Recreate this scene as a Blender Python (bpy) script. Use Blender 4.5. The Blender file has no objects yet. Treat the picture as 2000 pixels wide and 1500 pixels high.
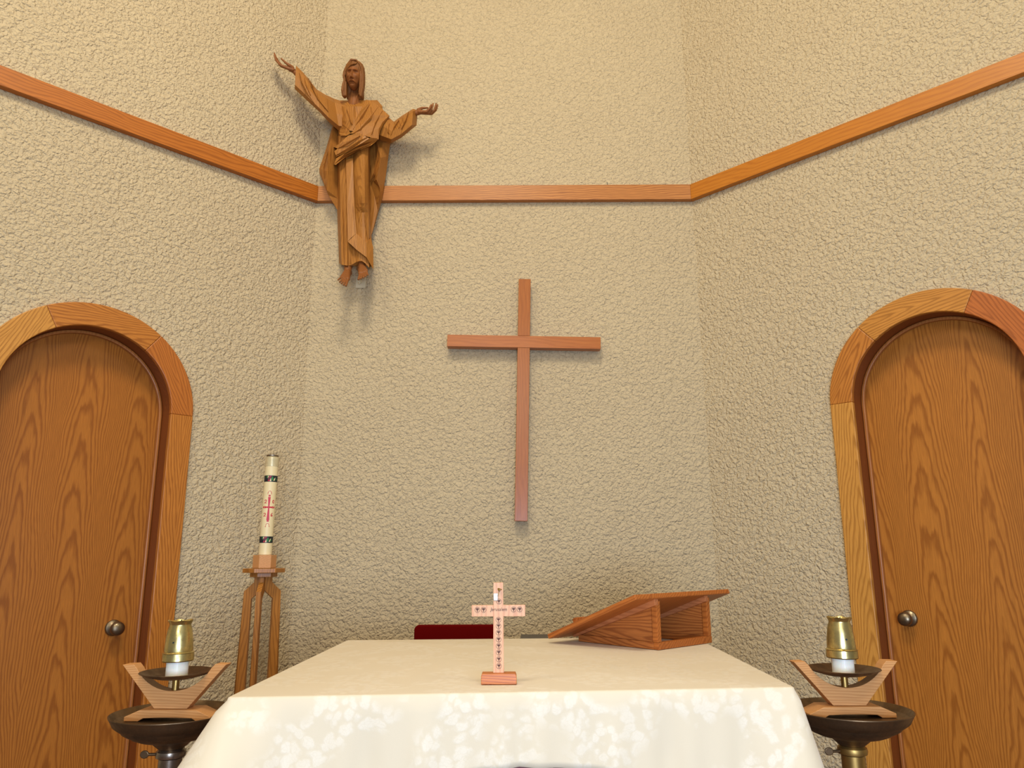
import bpy, bmesh, math, random
import numpy as np
from mathutils import Vector, Matrix
random.seed(7); rng = np.random.RandomState(11)
SC = bpy.context.scene
COL = SC.collection
PI = math.pi

# ------------------------------------------------------------------ camera
F, TILT, ROLL = 1462.4, .2234, -.0047
CH, D = 1.195, 3.54                       # eye height, distance to the end wall
cam = bpy.data.objects.new('camera', bpy.data.cameras.new('camera'))
COL.objects.link(cam); SC.camera = cam
cam.data.sensor_width = 36; cam.data.lens = F / 2000 * 36
cam.data.clip_start = .02
cam.location = (0, 0, CH)
cam.matrix_world = Matrix.Translation((0, 0, CH)) @ Matrix.Rotation(PI/2 + TILT, 4, 'X') @ Matrix.Rotation(ROLL, 4, 'Z')

# ------------------------------------------------------------------ light
w = bpy.data.worlds.new('world'); SC.world = w; w.use_nodes = True
w.node_tree.nodes['Background'].inputs[0].default_value = (1.0, .93, .84, 1)
w.node_tree.nodes['Background'].inputs[1].default_value = .22
def area(name, loc, target, size, sy, power, col):
    l = bpy.data.lights.new(name, 'AREA'); l.shape = 'RECTANGLE'
    l.size, l.size_y, l.energy, l.color = size, sy, power, col
    o = bpy.data.objects.new(name, l); COL.objects.link(o); o.location = loc
    o.rotation_euler = (Vector(target) - Vector(loc)).to_track_quat('-Z', 'Y').to_euler()
    return o
WARM = (1.0, .90, .72)
area('ceiling_lamp', (-.25, .3, 5.2), (-.1, 3.3, .6), .9, .9, 92, WARM)
area('ceiling_lamp_left', (-2.1, -.2, 4.4), (-1.8, 2.6, 2.9), .9, .9, 30, (1.0, .88, .64))
area('ceiling_lamp_right', (2.2, -.2, 4.4), (1.9, 2.6, 2.9), .9, .9, 25, (1.0, .91, .68))
area('high_window_daylight', (-.4, -3.0, 3.25), (0, 3.4, 1.9), 1.3, 1.1, 58, (1.0, .94, .84))
area('low_front_fill', (.35, -1.3, .98), (.1, 1.6, .8), 1.2, .7, 96, (.56, .72, 1.0))  # added cool fill low behind the camera, whitens the front of the altar cloth
SC.view_settings.view_transform = 'Standard'
SC.view_settings.look = 'None'
SC.view_settings.gamma = 1
SC.view_settings.use_curve_mapping = False
SC.view_settings.exposure = .1

# ------------------------------------------------------------------ pixel to place helpers
def ray(x, y):
    a, b = x - 1000, 750 - y
    cr, sr = math.cos(ROLL), math.sin(ROLL)
    u = a*cr + b*sr; v = -a*sr + b*cr
    ct, st = math.cos(TILT), math.sin(TILT)
    return Vector((u, F*ct - v*st, F*st + v*ct))
EYE = Vector((0, 0, CH))
def atY(x, y, Y): r = ray(x, y); return EYE + r * (Y / r.y)
def atZ(x, y, z): r = ray(x, y); return EYE + r * ((z - CH) / r.z)
AL = .7888
XL, XR = -.999, .9292

# ------------------------------------------------------------------ materials
def lin(c):
    return tuple(((v/255)/12.92 if v/255 <= .04045 else ((v/255 + .055)/1.055)**2.4) for v in c) + (1,)
class NT:
    def __init__(s, name):
        s.m = bpy.data.materials.new(name); s.m.use_nodes = True; s.t = s.m.node_tree
        s.b = s.t.nodes['Principled BSDF']
    def n(s, typ, **kw):
        nd = s.t.nodes.new(typ)
        for k, v in kw.items(): setattr(nd, k, v)
        return nd
    def put(s, nd, i, v):
        if hasattr(v, 'is_output') or isinstance(v, bpy.types.NodeSocket): s.t.links.new(v, nd.inputs[i])
        else: nd.inputs[i].default_value = v
    def math(s, op, a, b=0.0, c=None):
        nd = s.n('ShaderNodeMath', operation=op); s.put(nd, 0, a); s.put(nd, 1, b)
        if c is not None: s.put(nd, 2, c)
        return nd.outputs[0]
    def noise(s, vec, scale, detail=2, rough=.5, dist=0, col=False):
        nd = s.n('ShaderNodeTexNoise'); s.put(nd, 'Vector', vec)
        nd.inputs['Scale'].default_value = scale; nd.inputs['Detail'].default_value = detail
        nd.inputs['Roughness'].default_value = rough; nd.inputs['Distortion'].default_value = dist
        return nd.outputs['Color' if col else 'Fac']
    def coord(s, off=(0, 0, 0), sc=(1, 1, 1), rot=(0, 0, 0)):
        tc = s.n('ShaderNodeTexCoord'); mp = s.n('ShaderNodeMapping')
        s.t.links.new(tc.outputs['Object'], mp.inputs[0])
        mp.inputs['Location'].default_value = off; mp.inputs['Scale'].default_value = sc; mp.inputs['Rotation'].default_value = rot
        return mp.outputs[0]
    def scale(s, vec, sc):
        mp = s.n('ShaderNodeMapping'); s.put(mp, 0, vec); mp.inputs['Scale'].default_value = sc; return mp.outputs[0]
    def ramp(s, fac, stops, interp='LINEAR'):
        nd = s.n('ShaderNodeValToRGB'); s.put(nd, 0, fac); nd.color_ramp.interpolation = interp
        e = nd.color_ramp.elements
        while len(e) < len(stops): e.new(.5)
        for el, (p, c) in zip(e, stops): el.position = p; el.color = c if len(c) == 4 else c + (1,)
        return nd.outputs[0]
    def mix(s, fac, a, b, blend='MIX'):
        nd = s.n('ShaderNodeMix', data_type='RGBA', blend_type=blend); s.put(nd, 0, fac); s.put(nd, 6, a); s.put(nd, 7, b)
        return nd.outputs[2]
    def bump(s, h, strength, dist):
        nd = s.n('ShaderNodeBump'); s.put(nd, 'Height', h); nd.inputs['Strength'].default_value = strength
        nd.inputs['Distance'].default_value = dist; s.t.links.new(nd.outputs[0], s.b.inputs['Normal'])
    def fin(s, col=None, rough=.5, metal=0, spec=.5, coat=0, sheen=0):
        if col is not None: s.put(s.b, 'Base Color', col)
        s.put(s.b, 'Roughness', rough); s.b.inputs['Metallic'].default_value = metal
        s.b.inputs['Specular IOR Level'].default_value = spec
        s.b.inputs['Coat Weight'].default_value = coat; s.b.inputs['Coat Roughness'].default_value = .25
        s.b.inputs['Sheen Weight'].default_value = sheen
        return s.m

def wood(name, light, dark, along='X', leaf=.25, ring=90, rise=11, off=0, rough=.42, contrast=.8, coat=.15, wob=1.0, fibre=.35, up=1, para=0):
    """oak style grain: nested cathedral arches pointing along the board, straight grain between, fine pores"""
    s = NT(name)
    v = s.coord(off=(off*.37, off*.73, off*.51))
    sp = s.n('ShaderNodeSeparateXYZ'); s.put(sp, 0, v)
    ax = {'X': (0, 2, 1), 'Z': (2, 0, 1), 'Y': (1, 0, 2)}[along]
    L, W, T = (sp.outputs[i] for i in ax)
    cb = s.n('ShaderNodeCombineXYZ'); s.put(cb, 0, L); s.put(cb, 1, W); s.put(cb, 2, T)
    P = cb.outputs[0]
    wv = s.noise(s.scale(P, (1.6, 5, 5)), 1.0, 2, .5)
    Wd = s.math('ADD', W, s.math('MULTIPLY', s.math('SUBTRACT', wv, .5), .10*wob))
    Wd = s.math('ADD', Wd, T)
    q = s.math('DIVIDE', Wd, leaf)
    fr = s.math('FRACT', q); fl = s.math('FLOOR', q)
    m = s.math('ABSOLUTE', s.math('SUBTRACT', fr, .5))
    m = s.math('MULTIPLY', m, leaf)
    hyp = s.math('SQRT', s.math('ADD', s.math('MULTIPLY', m, m), .00006))
    if para: hyp = s.math('MULTIPLY', s.math('MULTIPLY', m, m), para)
    g = s.math('ADD', s.math('MULTIPLY', L, rise*up), s.math('MULTIPLY', hyp, ring))
    jag = s.noise(s.scale(P, (3.0, 14, 14)), 1.0, 3, .6)
    fine = s.noise(s.scale(P, (9, 120, 120)), 1.0, 2, .5)
    g = s.math('ADD', g, s.math('MULTIPLY', jag, 2.6*wob))
    g = s.math('ADD', g, s.math('MULTIPLY', fine, .35))
    g = s.math('ADD', g, s.math('MULTIPLY', fl, .43))
    saw = s.math('FRACT', g)
    c = s.ramp(saw, [(0, lin(dark)), (.12, lin(dark)), (.3, lin(light)), (.72, lin(light)), (1, lin(dark))])
    pores = s.noise(s.scale(P, (14, 620, 620)), 1.0, 2, .6)
    pf = s.ramp(pores, [(.38, (0, 0, 0)), (.62, (1, 1, 1))])
    broad = s.noise(s.scale(P, (1.2, 9, 9)), 1.0, 2)
    base = s.mix(contrast, lin([(a+b)/2 for a, b in zip(light, dark)]), c)
    darker = lin([v_*.80 for v_ in dark])
    col = s.mix(s.math('MULTIPLY', s.math('SUBTRACT', 1.0, pf), fibre), base, darker)
    col = s.mix(s.math('MULTIPLY', broad, .25), col, lin([v_*.86 for v_ in light]))
    s.bump(pf, .12, .0006)
    return s.fin(col, rough + .06, 0, .28, coat*.5)

def plain(name, c, rough=.5, metal=0, spec=.5, var=.12, vs=30, coat=0, sheen=0, bump=0, bs=200):
    s = NT(name); v = s.coord()
    nz = s.noise(v, vs, 3, .6)
    col = s.mix(nz, lin([x*(1-var) for x in c]), lin([min(255, x*(1+var)) for x in c]))
    if bump: s.bump(s.noise(v, bs, 3, .6), bump, .001)
    return s.fin(col, rough, metal, spec, coat, sheen)

def stucco(name):
    s = NT(name); v = s.coord()
    p = v
    wrp2 = s.noise(v, 50, 1, .5, col=True)
    vm2 = s.n('ShaderNodeVectorMath', operation='MULTIPLY_ADD'); s.put(vm2, 0, wrp2); vm2.inputs[1].default_value = (.026, .026, .026); s.put(vm2, 2, p)
    def pebble(sc):
        nd = s.n('ShaderNodeTexVoronoi', feature='F1'); s.put(nd, 'Vector', vm2.outputs[0]); nd.inputs['Scale'].default_value = sc
        return nd.outputs['Distance']
    lump = s.noise(p, 40, 1); grain = s.noise(p, 140, 2, .6)
    a = s.math('MULTIPLY', pebble(66), -1.0); b = s.math('MULTIPLY', pebble(124), -.45)
    h = s.math('ADD', s.math('ADD', a, b), s.math('ADD', s.math('MULTIPLY', lump, .75), s.math('MULTIPLY', grain, .3)))
    s.bump(h, .95, .0080)
    big = s.noise(v, 1.7, 1)
    col = s.mix(big, lin((190, 171, 137)), lin((197, 179, 144)))
    return s.fin(col, .93, 0, .2)

def brass(name, c, tar, rough=.28, amt=.55, sc=14):
    s = NT(name); v = s.coord()
    n1 = s.ramp(s.noise(v, sc, 5, .65), [(.42, (0, 0, 0)), (.66, (1, 1, 1))])
    col = s.mix(s.math('MULTIPLY', n1, amt), lin(c), lin(tar))
    s.bump(s.noise(v, 60, 3, .6), .12, .001)
    rr = s.math('ADD', rough, s.math('MULTIPLY', n1, .22))
    return s.fin(col, rr, .95, .5)

def damask(name):
    s = NT(name); v = s.coord()
    wrp = s.noise(v, 11, 2, .5, col=True)
    vm = s.n('ShaderNodeVectorMath', operation='MULTIPLY_ADD'); s.put(vm, 0, wrp); vm.inputs[1].default_value = (.05, .05, .05); s.put(vm, 2, v)
    w2 = s.noise(v, 60, 2, .6, col=True); vm3 = s.n('ShaderNodeVectorMath', operation='MULTIPLY_ADD'); s.put(vm3, 0, w2); vm3.inputs[1].default_value = (.016, .016, .016); s.put(vm3, 2, vm.outputs[0]); vm = vm3
    vo = s.n('ShaderNodeTexVoronoi', feature='F1'); s.put(vo, 'Vector', vm.outputs[0]); vo.inputs['Scale'].default_value = 46
    clus = s.ramp(s.noise(v, 7.5, 1, .4), [(.45, (0, 0, 0)), (.52, (1, 1, 1))])
    pet = s.ramp(vo.outputs['Distance'], [(.0, (1, 1, 1)), (.44, (1, 1, 1)), (.52, (.45, .45, .45)), (.66, (0, 0, 0))])
    vo2 = s.n('ShaderNodeTexVoronoi', feature='DISTANCE_TO_EDGE'); s.put(vo2, 'Vector', vm.outputs[0]); vo2.inputs['Scale'].default_value = 120
    vein = s.ramp(vo2.outputs['Distance'], [(.0, (.55, .55, .55)), (.06, (1, 1, 1))])
    f = s.math('MULTIPLY', s.math('MULTIPLY', clus, pet), vein)
    col = s.mix(f, lin((214, 199, 170)), lin((221, 208, 183)))
    rr = s.math('SUBTRACT', .8, s.math('MULTIPLY', f, .25))
    s.bump(s.math('ADD', s.math('MULTIPLY', f, .6), s.math('MULTIPLY', s.noise(s.scale(v, (500, 500, 500)), 1, 2), .25)), .35, .0008)
    return s.fin(col, rr, 0, .35, 0, .15)

M = {}
M['stucco'] = stucco('stucco')
M['door1'] = wood('door_oak_left', (178, 110, 38), (138, 76, 18), 'Z', .20, 88, 6.0, 3, .36, .85, .12, para=9.5)
M['door2'] = wood('door_oak_right', (186, 118, 44), (144, 82, 22), 'Z', .20, 88, 6.0, 11, .36, .85, .12, para=9.5)
for i, (a, b) in enumerate([((196, 124, 48), (148, 84, 24)), ((204, 138, 58), (156, 98, 32)), ((190, 112, 42), (148, 80, 24)), ((210, 148, 66), (164, 106, 38)), ((190, 106, 44), (146, 76, 26))]):
    M['oak%d' % i] = wood('oak_casing_%d' % i, a, b, 'X', .16, 95, 9, 5 + i*3.1, .4, .8, .2)
M['jamb'] = wood('jamb_oak', (140, 74, 26), (112, 56, 18), 'Z', .3, 70, 3, 6, .4, .4, .12)
M['stop'] = wood('stop_oak', (184, 118, 60), (146, 84, 34), 'Z', .3, 70, 3, 8, .35, .4, .12)
M['trim1'] = wood('trim_oak_left', (192, 112, 36), (146, 78, 18), 'X', .2, 70, 2.2, 9, .38, .7, .25)
M['trim2'] = wood('trim_oak_back', (196, 128, 62), (146, 84, 34), 'X', .17, 120, 3.0, 12.3, .4, .85, .2)
M['trim3'] = wood('trim_oak_right', (200, 126, 38), (172, 98, 24), 'X', .2, 60, 1.8, 15, .38, .5, .25)
M['cherry'] = wood('cherry_cross', (178, 104, 40), (152, 82, 28), 'Z', .2, 60, 2, 2, .26, .4, .4)
M['cherryx'] = wood('cherry_cross_beam', (188, 112, 50), (162, 88, 36), 'X', .2, 60, 2, 4, .26, .45, .4)
M['carve'] = wood('carved_oak', (180, 120, 50), (136, 84, 30), 'Z', .08, 130, 5, 7, .5, .6, .1, .8, .3)
M['carved'] = wood('carved_oak_dark', (146, 92, 40), (104, 62, 24), 'Z', .08, 130, 5, 17, .5, .6, .1, .8, .3)
M['hands'] = wood('carved_oak_hands', (152, 92, 44), (114, 66, 28), 'Z', .08, 130, 5, 27, .5, .5, .1, .8, .3)
M['holder'] = wood('holder_oak', (216, 158, 98), (184, 124, 68), 'X', .22, 170, 5, 1, .5, .6, .05, .7)
M['stand'] = wood('stand_oak', (186, 122, 50), (140, 86, 28), 'Z', .16, 90, 5, 13, .42, .7, .2)
M['lectern'] = wood('lectern_oak', (192, 116, 56), (140, 74, 32), 'X', .14, 120, 6, 19, .38, .85, .12)
M['holder2'] = wood('lectern_rail_oak', (196, 124, 76), (160, 92, 52), 'X', .2, 80, 5, 29, .4, .6, .1)
M['lectern2'] = wood('lectern_edge_oak', (188, 110, 48), (142, 74, 28), 'X', .2, 80, 5, 23, .36, .7, .12)
M['olive'] = wood('olive_wood', (228, 178, 132), (206, 140, 100), 'Z', .05, 130, 6, 2.5, .45, .5, .1, .6, .1)
M['olive2'] = wood('olive_wood_base', (206, 120, 44), (160, 80, 26), 'X', .06, 190, 12, 4.5, .35, .8, .3, .8, .15)
M['ink'] = plain('burnt_mark', (92, 62, 50), .8)
M['wax'] = NT('white_wax').fin(lin((238, 234, 218)), .4); M['wax'].node_tree.nodes['Principled BSDF'].inputs['Subsurface Weight'].default_value = .3
M['wax'].node_tree.nodes['Principled BSDF'].inputs['Subsurface Scale'].default_value = .01
M['ivory'] = plain('ivory_wax', (226, 208, 160), .45, var=.04)
M['cap'] = plain('candle_cap', (206, 192, 150), .3, .25, .6, .12, 60)
M['brass'] = brass('polished_brass', (208, 186, 122), (116, 112, 72), .24, .6, 26)
M['bronze'] = brass('dark_bronze', (126, 102, 74), (62, 48, 36), .42, .8, 10)
M['nickel'] = brass('worn_steel', (150, 138, 124), (92, 78, 62), .26, .6, 14)
M['pipe'] = brass('brass_pipe', (176, 142, 80), (120, 92, 48), .34, .5, 8)
M['knob'] = brass('antique_knob', (136, 120, 96), (96, 80, 60), .3, .5, 30)
M['dripdish'] = brass('drip_dish', (112, 88, 64), (70, 54, 40), .42, .8, 18)
M['red'] = plain('red_upholstery', (92, 1, 1), 1.0, spec=.1, var=.05, vs=200)
M['metal'] = plain('grey_metal', (96, 92, 88), .4, .6)
M['darkgrey'] = plain('dark_grey', (78, 72, 66), .6)
M['cloth'] = damask('damask_cloth')
M['maroon'] = plain('altar_wood_maroon', (96, 42, 38), .6)
M['carpet'] = plain('carpet', (118, 92, 74), 1.0, spec=.1, vs=300, bump=.5, bs=400)
M['ceiling'] = plain('ceiling_white', (214, 204, 186), .9)
M['candred'] = plain('candle_red', (186, 30, 52), .5, var=.05)
M['candgreen'] = plain('candle_green', (44, 128, 62), .5, var=.05)
M['candblack'] = plain('candle_dark', (22, 30, 34), .5, var=.05)
M['plate'] = plain('beige_plate', (196, 184, 152), .45, var=.03)
M['silver'] = brass('silver_tag', (206, 206, 204), (120, 120, 120), .35, .7, 300)
M['gold'] = brass('gold_wire', (168, 138, 70), (110, 90, 44), .35, .4, 80)

# ------------------------------------------------------------------ object helpers
def obj(name, bm, mat, parent=None, smooth=False, bevel=0, mw=None, recalc=True, kind=None, label=None):
    if recalc: bmesh.ops.recalc_face_normals(bm, faces=bm.faces[:])
    me = bpy.data.meshes.new(name); bm.to_mesh(me); bm.free()
    if mat: me.materials.append(M[mat] if isinstance(mat, str) else mat)
    if smooth:
        for p in me.polygons: p.use_smooth = True
        split = name not in ('hand', 'foot', 'hair', 'head', 'neck', 'tablecloth', 'door_knob', 'hook', 'ornament')
    o = bpy.data.objects.new(name, me); COL.objects.link(o)
    if parent: o.parent = parent
    if mw is not None: o.matrix_local = mw
    if smooth and split: e_ = o.modifiers.new('edges', 'EDGE_SPLIT'); e_.split_angle = .45
    if bevel:
        b = o.modifiers.new('bevel', 'BEVEL'); b.width = bevel; b.segments = 2; b.limit_method = 'ANGLE'; b.angle_limit = .7
    if kind: o['kind'] = kind
    if label: o['label'] = label
    return o
def thing(name, label, cat, loc=(0, 0, 0), rotz=0, group=None, mw=None):
    o = bpy.data.objects.new(name, None); COL.objects.link(o); o.empty_display_size = .05
    if mw is not None: o.matrix_world = mw
    else: o.location = loc; o.rotation_euler = (0, 0, rotz)
    o['label'] = label; o['category'] = cat
    if group: o['group'] = group
    return o
def struct_empty(name, mw):
    o = bpy.data.objects.new(name, None); COL.objects.link(o); o.matrix_world = mw; o['kind'] = 'structure'; return o
def box(bm, x0, x1, y0, y1, z0, z1, mw=None):
    vs = [bm.verts.new((x, y, z)) for x in (x0, x1) for y in (y0, y1) for z in (z0, z1)]
    for f in ((0, 1, 3, 2), (4, 6, 7, 5), (0, 4, 5, 1), (2, 3, 7, 6), (0, 2, 6, 4), (1, 5, 7, 3)): bm.faces.new([vs[i] for i in f])
    if mw is not None:
        for v in vs: v.co = mw @ v.co
    return vs
def boxm(*a, **k): bm = bmesh.new(); box(bm, *a, **k); return bm
def prism(bm, pts, y0, y1, plane='XZ'):
    """closed outline extruded; plane XZ -> depth along y, XY -> depth along z"""
    def mk(p, d): return (p[0], d, p[1]) if plane == 'XZ' else ((p[0], p[1], d) if plane == 'XY' else (d, p[0], p[1]))
    a = [bm.verts.new(mk(p, y0)) for p in pts]; b = [bm.verts.new(mk(p, y1)) for p in pts]
    bm.faces.new(a); bm.faces.new(b[::-1]); n = len(pts)
    for i in range(n): bm.faces.new((a[i], a[(i+1) % n], b[(i+1) % n], b[i]))
def prismm(pts, y0, y1, plane='XZ'): bm = bmesh.new(); prism(bm, pts, y0, y1, plane); return bm
def lathe(bm, prof, seg=48, axis='Z', loc=(0, 0, 0), wob=None, cap=True):
    rings = []
    for r, z in prof:
        ring = []
        for k in range(seg):
            a = 2*PI*k/seg; rr, zz = (r, z) if wob is None else wob(r, z, a)
            p = (rr*math.cos(a), rr*math.sin(a), zz)
            if axis == 'Y': p = (p[0], p[2], p[1])
            ring.append(bm.verts.new((p[0]+loc[0], p[1]+loc[1], p[2]+loc[2])))
        rings.append(ring)
    for i in range(len(rings)-1):
        for k in range(seg): bm.faces.new((rings[i][k], rings[i][(k+1) % seg], rings[i+1][(k+1) % seg], rings[i+1][k]))
    if cap: bm.faces.new(rings[0][::-1]); bm.faces.new(rings[-1])
def lathem(*a, **k): bm = bmesh.new(); lathe(bm, *a, **k); return bm
def tube(bm, pts, r, seg=10, closed=False):
    pts = [Vector(p) for p in pts]; n = len(pts); rings = []
    for i, p in enumerate(pts):
        d = (pts[(i+1) % n] - pts[i-1]) if closed else (pts[min(i+1, n-1)] - pts[max(i-1, 0)])
        d.normalize(); up = Vector((0, 0, 1)) if abs(d.z) < .9 else Vector((1, 0, 0))
        s = d.cross(up).normalized(); t = s.cross(d); rr = r[i] if isinstance(r, (list, tuple)) else r
        rings.append([bm.verts.new(p + s*math.cos(2*PI*k/seg)*rr + t*math.sin(2*PI*k/seg)*rr) for k in range(seg)])
    for i in range(n if closed else n-1):
        A, B = rings[i], rings[(i+1) % n]
        for k in range(seg): bm.faces.new((A[k], A[(k+1) % seg], B[(k+1) % seg], B[k]))
    if not closed: bm.faces.new(rings[0][::-1]); bm.faces.new(rings[-1])

# ------------------------------------------------------------------ the setting
HW = 5.5
def wall_mw(side):
    """local x runs along the wall from the corner, z up, local y = towards the room (left wall) or away from it (right wall)"""
    if side == 0: return Matrix.Translation((XL, D, 0))
    d = Vector((side*math.cos(AL), -math.sin(AL), 0)); z = Vector((0, 0, 1)); y = z.cross(d)
    m = Matrix((d, y, z)).transposed().to_4x4()
    return Matrix.Translation((XL if side < 0 else XR, D, 0)) @ m
MWL, MWR = wall_mw(-1), wall_mw(1)
DOORS = {-1: dict(a=.9414, z=1.774, R=.405), 1: dict(a=1.006, z=1.8015, R=.402)}
CW = .092                                    # casing width
obj('wall_back', boxm(-.1, XR-XL+.1, 0, .15, 0, HW), 'stucco', mw=Matrix.Translation((XL, D, 0)), kind='structure')
WLEN = 3.4
for side, nm in ((-1, 'wall_left'), (1, 'wall_right')):
    d = DOORS[side]; ro = d['R'] - CW + .03
    pts = [(-.06, 0), (d['a']-ro, 0), (d['a']-ro, d['z'])]
    pts += [(d['a'] - ro*math.cos(k*PI/48), d['z'] + ro*math.sin(k*PI/48)) for k in range(1, 48)]
    pts += [(d['a']+ro, d['z']), (d['a']+ro, 0), (WLEN, 0), (WLEN, HW), (-.06, HW)]
    s = 1 if side < 0 else -1
    obj(nm, prismm(pts, -.15*s, 0), 'stucco', mw=wall_mw(side), kind='structure')
obj('floor', boxm(-4.2, 4.2, -3.2, 3.8, -.1, 0), 'carpet', kind='structure')
obj('ceiling', boxm(-4.2, 4.2, .2, 3.8, HW, HW+.1), 'ceiling', kind='structure')

# trim boards at picture rail height
TZ1 = 3.035; TZ0 = TZ1 - .082; TT = .032
k = TT*math.tan(AL/2)
obj('trim_1', prismm([(0, 0), (XR-XL, 0), (XR-XL-k, -TT), (k, -TT)], TZ0, TZ1, 'XY'),
    'trim2', mw=Matrix.Translation((XL, D, 0)), kind='structure', bevel=.0015)
obj('trim_2', prismm([(0, 0), (WLEN, 0), (WLEN, TT), (k, TT)], TZ0, TZ1, 'XY'), 'trim1', mw=MWL, kind='structure', bevel=.0015)
obj('trim_3', prismm([(0, 0), (WLEN, 0), (WLEN, -TT), (k, -TT)], TZ0, TZ1, 'XY'), 'trim3', mw=MWR, kind='structure', bevel=.0015)
for nm, mw, s, (x0, x1), mat in (('baseboard_back', Matrix.Translation((XL, D, 0)), -1, (0, XR-XL), 'trim2'),):
    obj(nm, boxm(x0, x1, -.014, 0, 0, .09), mat, mw=mw, kind='structure')
for nm, mw, s, sd in (('baseboard_left', MWL, 1, -1), ('baseboard_right', MWR, -1, 1)):
    d = DOORS[sd]; obj(nm, boxm(.01, d['a']-d['R']-.001, min(0, .014*s), max(0, .014*s), 0, .09), 'trim1', mw=mw, kind='structure')

# arched doors
def arc_board(a0, z0, r0, r1, t0, t1, y0, y1, parent, mat, name='casing_board', n=14):
    """one curved casing board between angles t0..t1 (0 = towards the corner), its own local x along the chord"""
    tm = (t0+t1)/2; c = Vector((a0 - (r0+r1)/2*math.cos(tm), 0, z0 + (r0+r1)/2*math.sin(tm)))
    ang = PI/2 - tm
    mw = Matrix.Translation(c) @ Matrix.Rotation(-(-ang) , 4, 'Y')
    mw = Matrix.Translation(c) @ Matrix.Rotation(-ang, 4, 'Y')
    inv = mw.inverted()
    outer = [(a0 - r1*math.cos(t0+(t1-t0)*i/n), z0 + r1*math.sin(t0+(t1-t0)*i/n)) for i in range(n+1)]
    inner = [(a0 - r0*math.cos(t0+(t1-t0)*i/n), z0 + r0*math.sin(t0+(t1-t0)*i/n)) for i in range(n, -1, -1)]
    b = prismm(outer+inner, y0, y1)
    for v in b.verts: v.co = inv @ v.co
    return obj(name, b, mat, parent, bevel=.003, mw=mw)
for idx, side in ((1, -1), (2, 1)):
    d = DOORS[side]; s = 1 if side < 0 else -1; a0, z0, R = d['a'], d['z'], d['R']
    dr = struct_empty('door_%d' % idx, wall_mw(side))
    ri = R - CW
    y0, y1 = sorted((0, .022*s))
    joints = [0, .93, 2.05, PI] if side < 0 else [0, .88, 2.02, PI]
    mats = ['oak2', 'oak0', 'oak3', 'oak4'] if side < 0 else ['oak0', 'oak1', 'oak4', 'oak3']
    for j in range(3): arc_board(a0, z0, ri, R, joints[j]+.0008, joints[j+1]-.0008, y0, y1, dr, mats[j])
    for q, (xa, xb) in enumerate(((a0-R, a0-ri), (a0+ri, a0+R))):
        mw = Matrix.Translation(((xa+xb)/2, 0, z0/2)) @ Matrix.Rotation(-PI/2, 4, 'Y')
        b = boxm(-z0/2, z0/2, y0, y1, -CW/2, CW/2); obj('casing_board', b, ('oak0' if side < 0 else 'oak3') if q == 0 else 'oak1', dr, bevel=.003, mw=mw)
    def arch_ring(r0, r1, ya, yb, name, mat, bev=.002):
        n = 48
        po = [(a0-r1, 0)] + [(a0-r1*math.cos(PI*i/n), z0+r1*math.sin(PI*i/n)) for i in range(n+1)] + [(a0+r1, 0)]
        pi_ = [(a0+r0, 0)] + [(a0+r0*math.cos(PI*i/n), z0+r0*math.sin(PI*i/n)) for i in range(n+1)] + [(a0-r0, 0)]
        ya, yb = sorted((ya, yb)); return obj(name, prismm(po+pi_, ya, yb), mat, dr, bevel=bev)
    arch_ring(ri+.004, ri+.028, .019*s, -.148*s, 'jamb', 'jamb')
    arch_ring(ri-.010, ri+.003, -.082*s, -.102*s, 'door_stop', 'stop', .004)
    rp = ri + .003; n = 48
    pts = [(a0-rp, .005)] + [(a0-rp*math.cos(PI*i/n), z0+rp*math.sin(PI*i/n)) for i in range(n+1)] + [(a0+rp, .005)]
    ya, yb = sorted((-.103*s, -.145*s))
    pan = obj('door_panel', prismm(pts, ya, yb), 'door%d' % idx, dr)
    ka, kz = (.7234, .918) if side < 0 else (.7772, .943)
    prof = [(.031, .0), (.031, .004), (.027, .008), (.012, .011), (.010, .022), (.013, .03), (.0225, .036), (.0265, .046), (.0255, .056), (.018, .063), (.006, .066)]
    b = lathem([(r, -.103*s + z*s) for r, z in prof], 40, 'Y', (ka, 0, kz)); obj('door_knob', b, 'knob', pan, smooth=True)

# ------------------------------------------------------------------ altar table and cloth
ZT = .925
FL, FR = atZ(435, 1357, ZT), atZ(1548, 1347, ZT)
BL, BR = atZ(672, 1247, ZT), atZ(1352, 1247, ZT)
ctr = (FL+FR+BL+BR)/4
t = thing('altar_table', 'altar table with dark reddish body hidden under the white damask cloth', 'table', (ctr.x, ctr.y, 0))
def inset(P, k): return ((P.x-ctr.x)*k, (P.y-ctr.y)*k)
Q = [inset(P, .99) for P in (FL, FR, BR, BL)]
obj('tabletop', prismm(Q, ZT-.045, ZT-.004, 'XY'), 'maroon', t)
Q2 = [(x*.95, y*.95) for x, y in Q]
obj('apron', prismm(Q2, ZT-.22, ZT-.0455, 'XY'), 'maroon', t)
for x, y in Q:
    x *= .88; y *= .88; obj('leg', boxm(x-.04, x+.04, y-.04, y+.04, 0, ZT-.2205), 'maroon', t, bevel=.004)
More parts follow.
